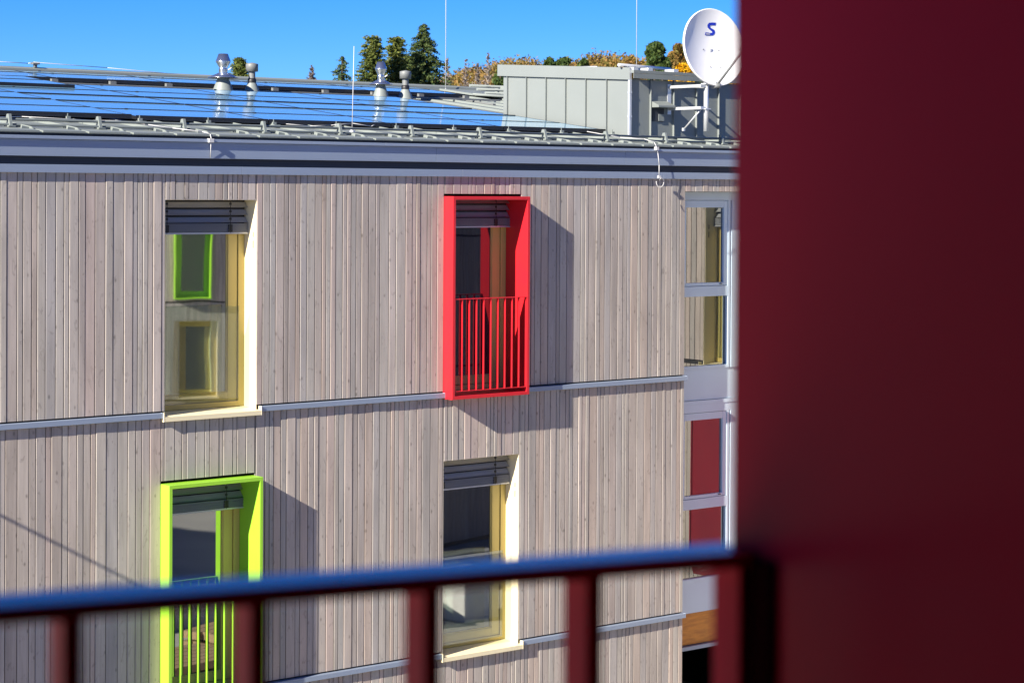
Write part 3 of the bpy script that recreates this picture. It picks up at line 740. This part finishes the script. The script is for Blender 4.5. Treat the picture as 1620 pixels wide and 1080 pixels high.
# ---------------------------------------------------------------- lightning rods
def rod(p, q, r, label):
    o = empty('lightning_rod', p); m = MB(); m.tube((0, 0, 0), Vector(q) - Vector(p), r, r * .75, 8); m.build('rod', WIRE, o)
    b = MB(); b.lathe([(.03, 0), (.03, .03), (r, .05)], k=12); b.build('foot', GALV, o); tag(o, label, 'lightning rod', 'lightning rods on the roof')
rod((14.165, .50, Zr(.60)), (14.186, .50, Zr(1.56)), .0045, 'short lightning rod standing at the eaves in front of the solar panels')
rod((21.078, 7.6, ridge_z + .02), (21.068, 7.6, Zr(5.2)), .0055, 'tall lightning rod behind the ridge, left of the metal hut')
rod((19.864, 2.0, Zr(1.58)), (19.856, 2.0, Zr(5.0)), .005, 'tall lightning rod standing on the metal hut')

# ================================================================= the building the view is taken from
d_ = Vector((.964622, -.263638, 0)); nn = Vector((.263638, .964622, 0))
Pw = Vector((0, -19.1036, 0)) + nn * (1.1634 - .143)
ang = math.atan2(-d_.y, -d_.x)
BN = tag(empty('near_building', Pw, ang), 'timber building in the foreground, seen as a blurred dark red window surround and railing', 'building')
NB = Zr(-.224) - 1.111
XL, XR = -12.2, 9.0      # local x: runs to the camera's left
nw = []; kinds = {}
for j, zb in enumerate((NB - 5.8, NB - 2.9, NB)):
    for i in range(-3, 3):
        x = -.731 + i * 3.56; kd = 'box' if (i + j) % 2 == 0 else 'plain'
        if j == 0: kd = 'plain'
        nw.append((x, zb, kd, i, j))
hl = []
for (x, zb, kd, i, j) in nw:
    if kd == 'box': hl.append((x - .002, x + 1.122, zb - .002, zb + 2.28))
    else: hl.append((x + .013, x + 1.107, zb - .02, zb + 2.19))
c1 = MB()
for a, b in zip((0.1, NB - 2.94, NB - .04), (NB - 2.99, NB - .09, NB + 2.75)):
    clad(c1, XL, XR, a, b, hl, int(a * 10) + 3)
c1.build('cladding', WOOD, BN)
c1 = MB(); core(c1, XL, XR, 0, NB + 2.75, hl, .024, .30); c1.build('wall', CORE, BN)
for zz in (NB - 2.94, NB - .04):
    b = MB(); b.box(XL, -.75, -.04, .02, zz - .05, zz); b.box(.41, XR, -.04, .02, zz - .05, zz); b.build('floor_band', ZINC, BN)
rb_ = MB(); rb_.box(XL, XL + .2, .301, 9, 0, NB + 2.75); rb_.box(XR - .2, XR, .301, 9, 0, NB + 2.75); rb_.box(XL + .2, XR - .2, 8.8, 9, 0, NB + 2.75); rb_.build('side_wall', PLAST, BN)
rb_ = MB(); rb_.box(XL - .1, XR + .1, -.07, 9.0, NB + 2.75, NB + 2.95); rb_.build('roof', ROOFM, BN)
for (x, zb, kd, i, j) in nw:
    here = (i == 0 and j == 2)
    if kd == 'box':
        col = RED if (i + 2 * j) % 4 in (0, 1) else GREEN
        if here: col = REDN
        if not here: window(BN, x + .038, zb + .06, 'box', pane=PANEL, w=1.044, h=2.15, simple=True)
        surround(BN, x, zb, REDJ if here else col, 'dark red surround and railing close to the camera' if here else None)
    else:
        window(BN, x + .015, zb + .02, 'plain', pane=PANEL, simple=True)
# room behind the open window
rm = MB()
rm.box(-3.2, 2.6, 4.2, 4.3, NB - .1, NB + 2.6); rm.box(-3.3, -3.2, .301, 4.3, NB - .1, NB + 2.6); rm.box(2.6, 2.7, .301, 4.3, NB - .1, NB + 2.6)
rm.box(-3.2, 2.6, .301, 4.2, NB - .1, NB); rm.box(-3.2, 2.6, .301, 4.2, NB + 2.5, NB + 2.6)
rm.build('room', ROOM, BN)
rv = MB(); rv.box(-.75, -.733, .201, .31, NB, NB + 2.25); rv.box(.391, .41, .201, .31, NB, NB + 2.25); rv.build('reveal', ROOM, BN)

# ---- farther buildings, met only as reflections in the panes
def wing(name, label, p0, beta, length, x0s, step, kinds, floors, top, dp=8):
    ang2 = math.atan2(-sin(radians(beta)), -cos(radians(beta)))
    dd = Vector((cos(radians(beta)), sin(radians(beta)), 0))
    B = tag(empty(name, p0, ang2), label, 'building')
    hw = []; lst = []
    for j, z in enumerate(floors):
        x = -x0s; i = 0
        while x > -length + .5:
            kd = kinds[(i + j) % len(kinds)]; xx = x - 1.12
            lst.append((xx, z, kd)); hw.append((xx - .002, xx + 1.122, z - .002, z + 2.28) if kd != 'plain' else (xx + .013, xx + 1.107, z - .02, z + 2.19)); x -= step; i += 1
    c1 = MB(); cuts = [.1] + [z - .06 for z in floors[1:]] + [top]
    for a, b in zip(cuts, cuts[1:]): clad(c1, -length, 0, a, b - .05, hw, int(a * 7) + 2)
    c1.build('cladding', WOOD, B)
    c1 = MB(); core(c1, -length, 0, 0, top, hw, .024, .3); c1.build('wall', CORE, B)
    c1 = MB(); c1.box(-length, 0, dp - .3, dp, 0, top); c1.box(-length, -length + .2, .301, dp - .3, 0, top); c1.box(-.2, 0, .301, dp - .3, 0, top); c1.build('side_wall', PLAST, B)
    c1 = MB(); c1.box(-length - .1, .1, -.08, dp + .1, top + .001, top + .2); c1.build('roof', ROOFM, B)
    for (x, z, kd) in lst:
        if kd == 'plain': window(B, x + .015, z + .02, 'plain', pane=PANEL, simple=True)
        else: window(B, x + .038, z + .06, 'box', pane=GPANE if kd == 'green' else PANEL, frame=GREEN if kd == 'green' else CREAM, w=1.044, h=2.15, simple=True); surround(B, x, z, GREEN if kd == 'green' else RED, rail=False)
    return B
WA = wing('timber_building', 'sunlit timber building mirrored in the glass of the upper left window', (25.0, -38.6, 0), 24, 13.5, 2.3, 3.3, ('green', 'plain'), (-.7, 2.15, 4.95), 9.2)
WB = wing('timber_building', 'shaded timber building mirrored in the glass of the lower right window', (29.9, -19.3, 0), -13, 16, 4.5, 4.2, ('plain', 'plain'), (1.2, 4.2, 7.2), 11.5, 4)
# short cross wing of the same house, closing the bay corner; its lit side is mirrored in the bay glass
CW = tag(empty('cross_wing', (20.6, .17, 0), radians(-90)), 'sunlit timber cross wing mirrored in the glazed bay at the right', 'building')
hw = [(.08, 1.174, Zr(-2.30), Zr(-.10))]
c1 = MB(); clad(c1, .02, 2.4, Zr(-2.25), Zr(.15), hw, 51, wmin=.09, wmax=.16); clad(c1, .02, 2.4, Zr(-8.1), Zr(-2.31), hw, 52, wmin=.09, wmax=.16); c1.build('cladding', WOOD, CW)
c1 = MB(); core(c1, .02, 2.4, 0, Zr(.4), hw, .024, .3); c1.build('wall', CORE, CW)
c1 = MB(); c1.box(2.2, 2.4, .301, 5.4, 0, Zr(.4)); c1.box(.19, 2.2, 5.2, 5.4, 0, Zr(.4)); c1.build('side_wall', PLAST, CW)
c1 = MB(); c1.box(.25, 2.5, -.06, 5.5, Zr(.4) + .001, Zr(.55)); c1.build('roof', ROOFM, CW)
window(CW, .082, Zr(-2.28), 'plain', pane=PANEL)
c1 = MB(); c1.box(.05, 1.33, -.06, -.005, Zr(-4.95), Zr(-2.62)); c1.box(1.33, 1.35, -.075, -.005, Zr(-4.95), Zr(-2.60)); c1.prism([(-.06, Zr(-4.952)), (-.005, Zr(-4.952)), (-.005, Zr(-5.10))], 'x', .05, 1.33); c1.build('red_panel', CRIM, CW)

# ---- things in the yard, met as reflections in the lower panes
def yard():
    rnd = random.Random(4)
    lum = vary(mat('sawn timber', (.40, .27, .15), .8), (.28, .18, .10), 5, .8, stretch=(1, 6, 6))
    bag = vary(mat('white woven bag', (.72, .71, .68), .8), (.6, .6, .57), 4, .6, bump=.01)
    for i, (x, y) in enumerate(((17.5, -9.5), (20.4, -11.2), (14.8, -12.3))):
        o = empty('timber_stack', (x, y, 0), rnd.uniform(-.4, .4))
        for k in range(5):
            b = MB()
            for q in range(6): b.box(-1.3 + rnd.uniform(-.1, .1), 1.3, -.55 + q * .19, -.38 + q * .19, .12 + k * .17, .24 + k * .17)
            b.build('plank_layer', lum, o)
        tag(o, ('long timber stack reflected in the lime green window', 'timber stack farther across the yard, reflected in the lower windows', 'timber stack nearest the camera side of the yard, reflected')[i], 'timber stack', 'timber stacks in the yard')
    for i, (x, y) in enumerate(((22.5, -12.6), (24.2, -13.4), (19.2, -7.6), (26.2, -13.2))):
        b = MB(); s = .52
        b.box(-.45, .45, -.45, .45, .0, .86); b.box(-.38, -.2, -.4, .4, .861, .95); b.box(.1, .36, -.36, .3, .861, .93)
        o = b.build('bulk_bag', bag, None, (x, y, 0), bevel=.07); o.rotation_euler.z = .5 * i
        tag(o, ('white bulk bag beside the far timber stack, mirrored in glass', 'white bulk bag, middle one of the mirrored row', 'white bulk bag standing alone near the building, mirrored', 'white bulk bag at the end of the mirrored row')[i], 'bulk bag', 'white bags in the yard')
    wl = MB(); wl.box(10, 45, -15.6, -15.3, 0, .7); tag(wl.build('low_wall', PLAST), 'low pale plastered wall across the yard, seen in reflections', 'wall')
yard()

# ================================================================= trees
BARK = vary(mat('bark', (.09, .065, .045), .9), (.05, .035, .025), 6, .8)
PALEBARK = vary(mat('pale bark', (.30, .27, .23), .9), (.16, .13, .10), 6, .8)
SPRUCE = leaf_mat('spruce needles', [(.016, .044, .022), (.055, .095, .032), (.12, .145, .038), (.075, .11, .036)])
PINE = leaf_mat('sunlit conifer needles', [(.028, .058, .018), (.10, .13, .026), (.19, .20, .042), (.065, .10, .026)])
LARCH = leaf_mat('bare twig haze', [(.17, .15, .135), (.24, .20, .18), (.13, .11, .10)])
AUT = leaf_mat('autumn leaves', [(.10, .10, .025), (.25, .155, .04), (.20, .12, .04), (.15, .145, .03), (.27, .13, .04)])
BROAD = leaf_mat('broad green leaves', [(.020, .050, .016), (.050, .085, .020), (.085, .115, .025)])
YELL = leaf_mat('yellow leaves', [(.55, .30, .01), (.70, .44, .015), (.62, .36, .01), (.40, .20, .01)])

def at(px, dist):
    """bearing of the picture column, at a distance on the ground"""
    a = PSI + math.atan((px - 810) / 3465.0); return Vector((dist * sin(a), dist * cos(a) - 19.1, 0))
def top_h(py, dist): return EYE + dist * (299 - py) / 3465.0
def leaf(mb, p, s, rnd, flat=0):
    a = Vector((rnd.gauss(0, 1), rnd.gauss(0, 1), rnd.gauss(0, 1) * (1 - flat))).normalized()
    b = a.orthogonal().normalized(); b.rotate(Matrix.Rotation(rnd.uniform(0, 6.28), 3, a)); s *= rnd.uniform(.6, 1.3)
    mb.face([p - a * s, p + b * s * .5, p + a * s, p - b * s * .5])

def conifer(name, label, px, py, dist, width, mat_, seed, dens=1.0, droop=.25, open_=0.0, base_frac=.06, z0=0, power=.8, group='conifers behind the roof', n=None):
    rnd = random.Random(seed); P = at(px, dist); P.z = z0; h = top_h(py, dist) - z0
    o = tag(empty(name, P), label, 'tree', group)
    t = MB(); t.tube((0, 0, 0), (0, 0, h * .985), h * .014, h * .002, 8)
    vis = dist * (137 - py) / 3465 / h; width = width * dist / 3465 / (vis ** power)         # width is the crown's width in the picture where the roof hides it
    base_frac = max(base_frac, 1 - 1.5 * vis); t.build('trunk', BARK, o)
    c = MB(); R = width / 2; z = h * base_frac; ls = .0015 * dist / 2.6
    while z < h * .985:
        q = z / h; r = R * (1 - q) ** power * rnd.uniform(.78, 1.1) + .06
        nb = max(4, int((7 + 4 * r) * dens))
        for i in range(nb):
            if rnd.random() < open_: continue
            a = rnd.uniform(0, 2 * pi); L = r * rnd.uniform(.55, 1.12); up = rnd.uniform(-.1, .25) * (0.5 + q)
            steps = max(3, int(L / (ls * .75)))
            for sidx in range(steps + 1):
                u = sidx / steps
                if u < .12: continue
                pz = z + L * (up * u - droop * u * u) + rnd.gauss(0, ls * .3)
                cc = Vector((cos(a) * L * u, sin(a) * L * u, pz))
                for _ in range(2 if u < .5 else 3):
                    leaf(c, cc + Vector((rnd.gauss(0, 1), rnd.gauss(0, 1), rnd.gauss(0, .5))) * ls * .7 * (1.2 - .5 * u), ls, rnd, .45)
        z += ls * rnd.uniform(.9, 1.5) * (1.15 + open_)
    c.build('crown', mat_, o); return o

def broad(name, label, px, py, dist, width, mat_, seed, z0=0, lobes=9, hfrac=.75, group='leafy trees behind the roof', n=2600, ls=None):
    rnd = random.Random(seed); P = at(px, dist); P.z = z0; h = top_h(py, dist) - z0
    o = tag(empty(name, P), label, 'tree', group)
    t = MB(); t.tube((0, 0, -.5), (0, 0, h * .55), h * .022, h * .012, 8)
    cz = h * (1 - hfrac / 2); R = width / 2; H = h * hfrac / 2; cen = []
    for i in range(lobes):
        a = rnd.uniform(0, 2 * pi); q = rnd.uniform(-.75, .8); rad = R * math.sqrt(max(0, 1 - q * q)) * rnd.uniform(.2, .72)
        cc = Vector((cos(a) * rad, sin(a) * rad, cz + q * H * .8)); cen.append((cc, R * rnd.uniform(.28, .48)))
        t.tube((0, 0, h * .45), cc, h * .008, h * .003, 6)
    cen.append((Vector((0, 0, h - R * .35)), R * .36))
    t.build('trunk', BARK, o); c = MB(); ls = ls or max(.10, .035 * h / 2)
    for i in range(n):
        cc, r = rnd.choice(cen); v = Vector((rnd.gauss(0, 1), rnd.gauss(0, 1), rnd.gauss(0, 1))).normalized() * r * rnd.uniform(.55, 1.08) ** .7
        v.z *= .85; leaf(c, cc + v, ls, rnd)
    c.build('crown', mat_, o); return o

def bare(name, label, px, py, dist, width, seed, group='bare trees behind the roof', z0=0, m=LARCH, n=900):
    rnd = random.Random(seed); P = at(px, dist); P.z = z0; h = top_h(py, dist) - z0
    o = tag(empty(name, P), label, 'tree', group); t = MB(); t.tube((0, 0, -1), (0, 0, h * .96), dist * .0005, dist * .00008, 7)
    c = MB()
    for i in range(70):
        vis = dist * (137 - py) / 3465; z = h - vis * rnd.uniform(.04, 1.3); q = 1 - (h - z) / (vis * 1.3); L = width * .5 * (1.1 - q) * rnd.uniform(.5, 1.2); a = rnd.uniform(0, 6.28)
        e = Vector((cos(a) * L, sin(a) * L, z + L * rnd.uniform(.5, 1.1))); t.tube((0, 0, z), e, dist * .0001, dist * .00005, 4, False)
        for k in range(n // 70):
            u = rnd.uniform(.25, 1.05); leaf(c, Vector((0, 0, z)).lerp(e, u) + Vector((rnd.gauss(0, 1), rnd.gauss(0, 1), rnd.gauss(0, 1))) * .10 * L, .00055 * dist, rnd)
    t.build('trunk', PALEBARK, o); c.build('crown', m, o); return o

conifer('spruce_tree', 'tallest dark spruce with drooping branches, right of the twin pines', 669, 33, 130, 92, SPRUCE, 3, dens=1.7, droop=.34, open_=.25, power=.85, base_frac=.3)
conifer('pine_tree', 'rounded sunlit pine, leftmost of the tall trio above the roof', 588, 54, 126, 60, PINE, 5, dens=2.2, droop=.05, open_=.22, power=.45, base_frac=.3)
conifer('pine_tree', 'middle pine of the tall trio, between rounded pine and spruce', 626, 56, 128, 52, PINE, 8, dens=2.2, droop=.05, open_=.22, power=.42, base_frac=.3)
conifer('spruce_tree', 'dark spruce filling the gap low between the twin pines and tall spruce', 648, 84, 136, 46, SPRUCE, 9, dens=2.2, droop=.1, power=.5, base_frac=.3)
conifer('young_spruce_tree', 'small sparse spruce left of the rounded pine', 540, 87, 124, 42, SPRUCE, 12, dens=.9, droop=.3, open_=.2, power=.85, base_frac=.3)
conifer('young_pine_tree', 'small pine showing between the left chimneys', 379, 91, 124, 34, PINE, 15, dens=2.2, droop=.1, power=.45, base_frac=.3)
bare('larch_tree', 'small pinkish bare tree alone left of the sparse spruce', 492, 106, 130, .65, 21, n=1500)
bare('birch_tree', 'bare tree directly behind the left tall lightning rod', 706, 92, 190, 1.3, 22, n=420)
bare('birch_tree', 'bare pale tree on the hill, left of two', 736, 92, 190, 1.1, 23, n=380)
bare('birch_tree', 'tallest bare tree on the hill beside the hut corner', 771, 83, 190, 1.4, 24, n=420)
bare('birch_tree', 'faint low bare tree between the two bare trees on the hill', 754, 100, 200, .9, 25, n=400)

def wood():
    rnd = random.Random(77); c = MB()
    for i in range(3800):
        a = radians(37.2 + (8.5 if i < 2600 else 18) * rnd.random()); dd = 222 + 40 * rnd.random()
        x, y = dd * sin(a), dd * cos(a) - 19; z = HZ(x, y) - .3; R = rnd.uniform(1.1, 2.2); hh = rnd.uniform(1.4, 2.8)
        for k in range(46):
            v = Vector((rnd.gauss(0, 1), rnd.gauss(0, 1), abs(rnd.gauss(0, 1)))).normalized() * rnd.uniform(.6, 1.05)
            leaf(c, Vector((x + v.x * R, y + v.y * R, z + v.z * hh)), .21, rnd)
    tag(c.build('autumn_wood', AUT), 'far wooded hillside in orange and brown autumn colour', 'wood', kind='stuff')
wood()
hzat = lambda px, dist: HZ(*at(px, dist).xy) - .5
for i, (px, py, dist, w, m, lab, n) in enumerate((
    (1036, 65, 120, 62, BROAD, 'large round green tree between the tall rod and the dish', 9000),
    (1072, 68, 150, 46, AUT, 'brownish orange tree half behind the dish', 4500),
    (868, 91, 150, 26, BROAD, 'small dark green tree above the left part of the hut', 2200),
    (893, 90, 152, 40, BROAD, 'low green tree, second above the hut roof', 3500),
    (922, 93, 160, 18, BROAD, 'smallest pointed green tree above the hut roof', 1500),
    (958, 93, 150, 62, AUT, 'low golden tree spreading above the middle of the hut', 5500),
    (997, 88, 140, 52, AUT, 'orange green tree just left of the tall rod on the hut', 5000),
    (792, 106, 130, 30, BROAD, 'green shrub crown beside the left corner of the hut', 2500),
    (1078, 100, 60, 48, YELL, 'bright yellow tree just below the dish', 3500),
    (1120, 88, 105, 70, BROAD, 'green tree behind the lower edge of the dish', 5000))):
    wm = w * dist / 3465
    broad('leafy_tree', lab, px, py, dist, wm, m, 100 + i, n=n, hfrac=1.25 * wm / top_h(py, dist), lobes=12, ls=.0011 * dist * (1.3 if m is YELL else 1))
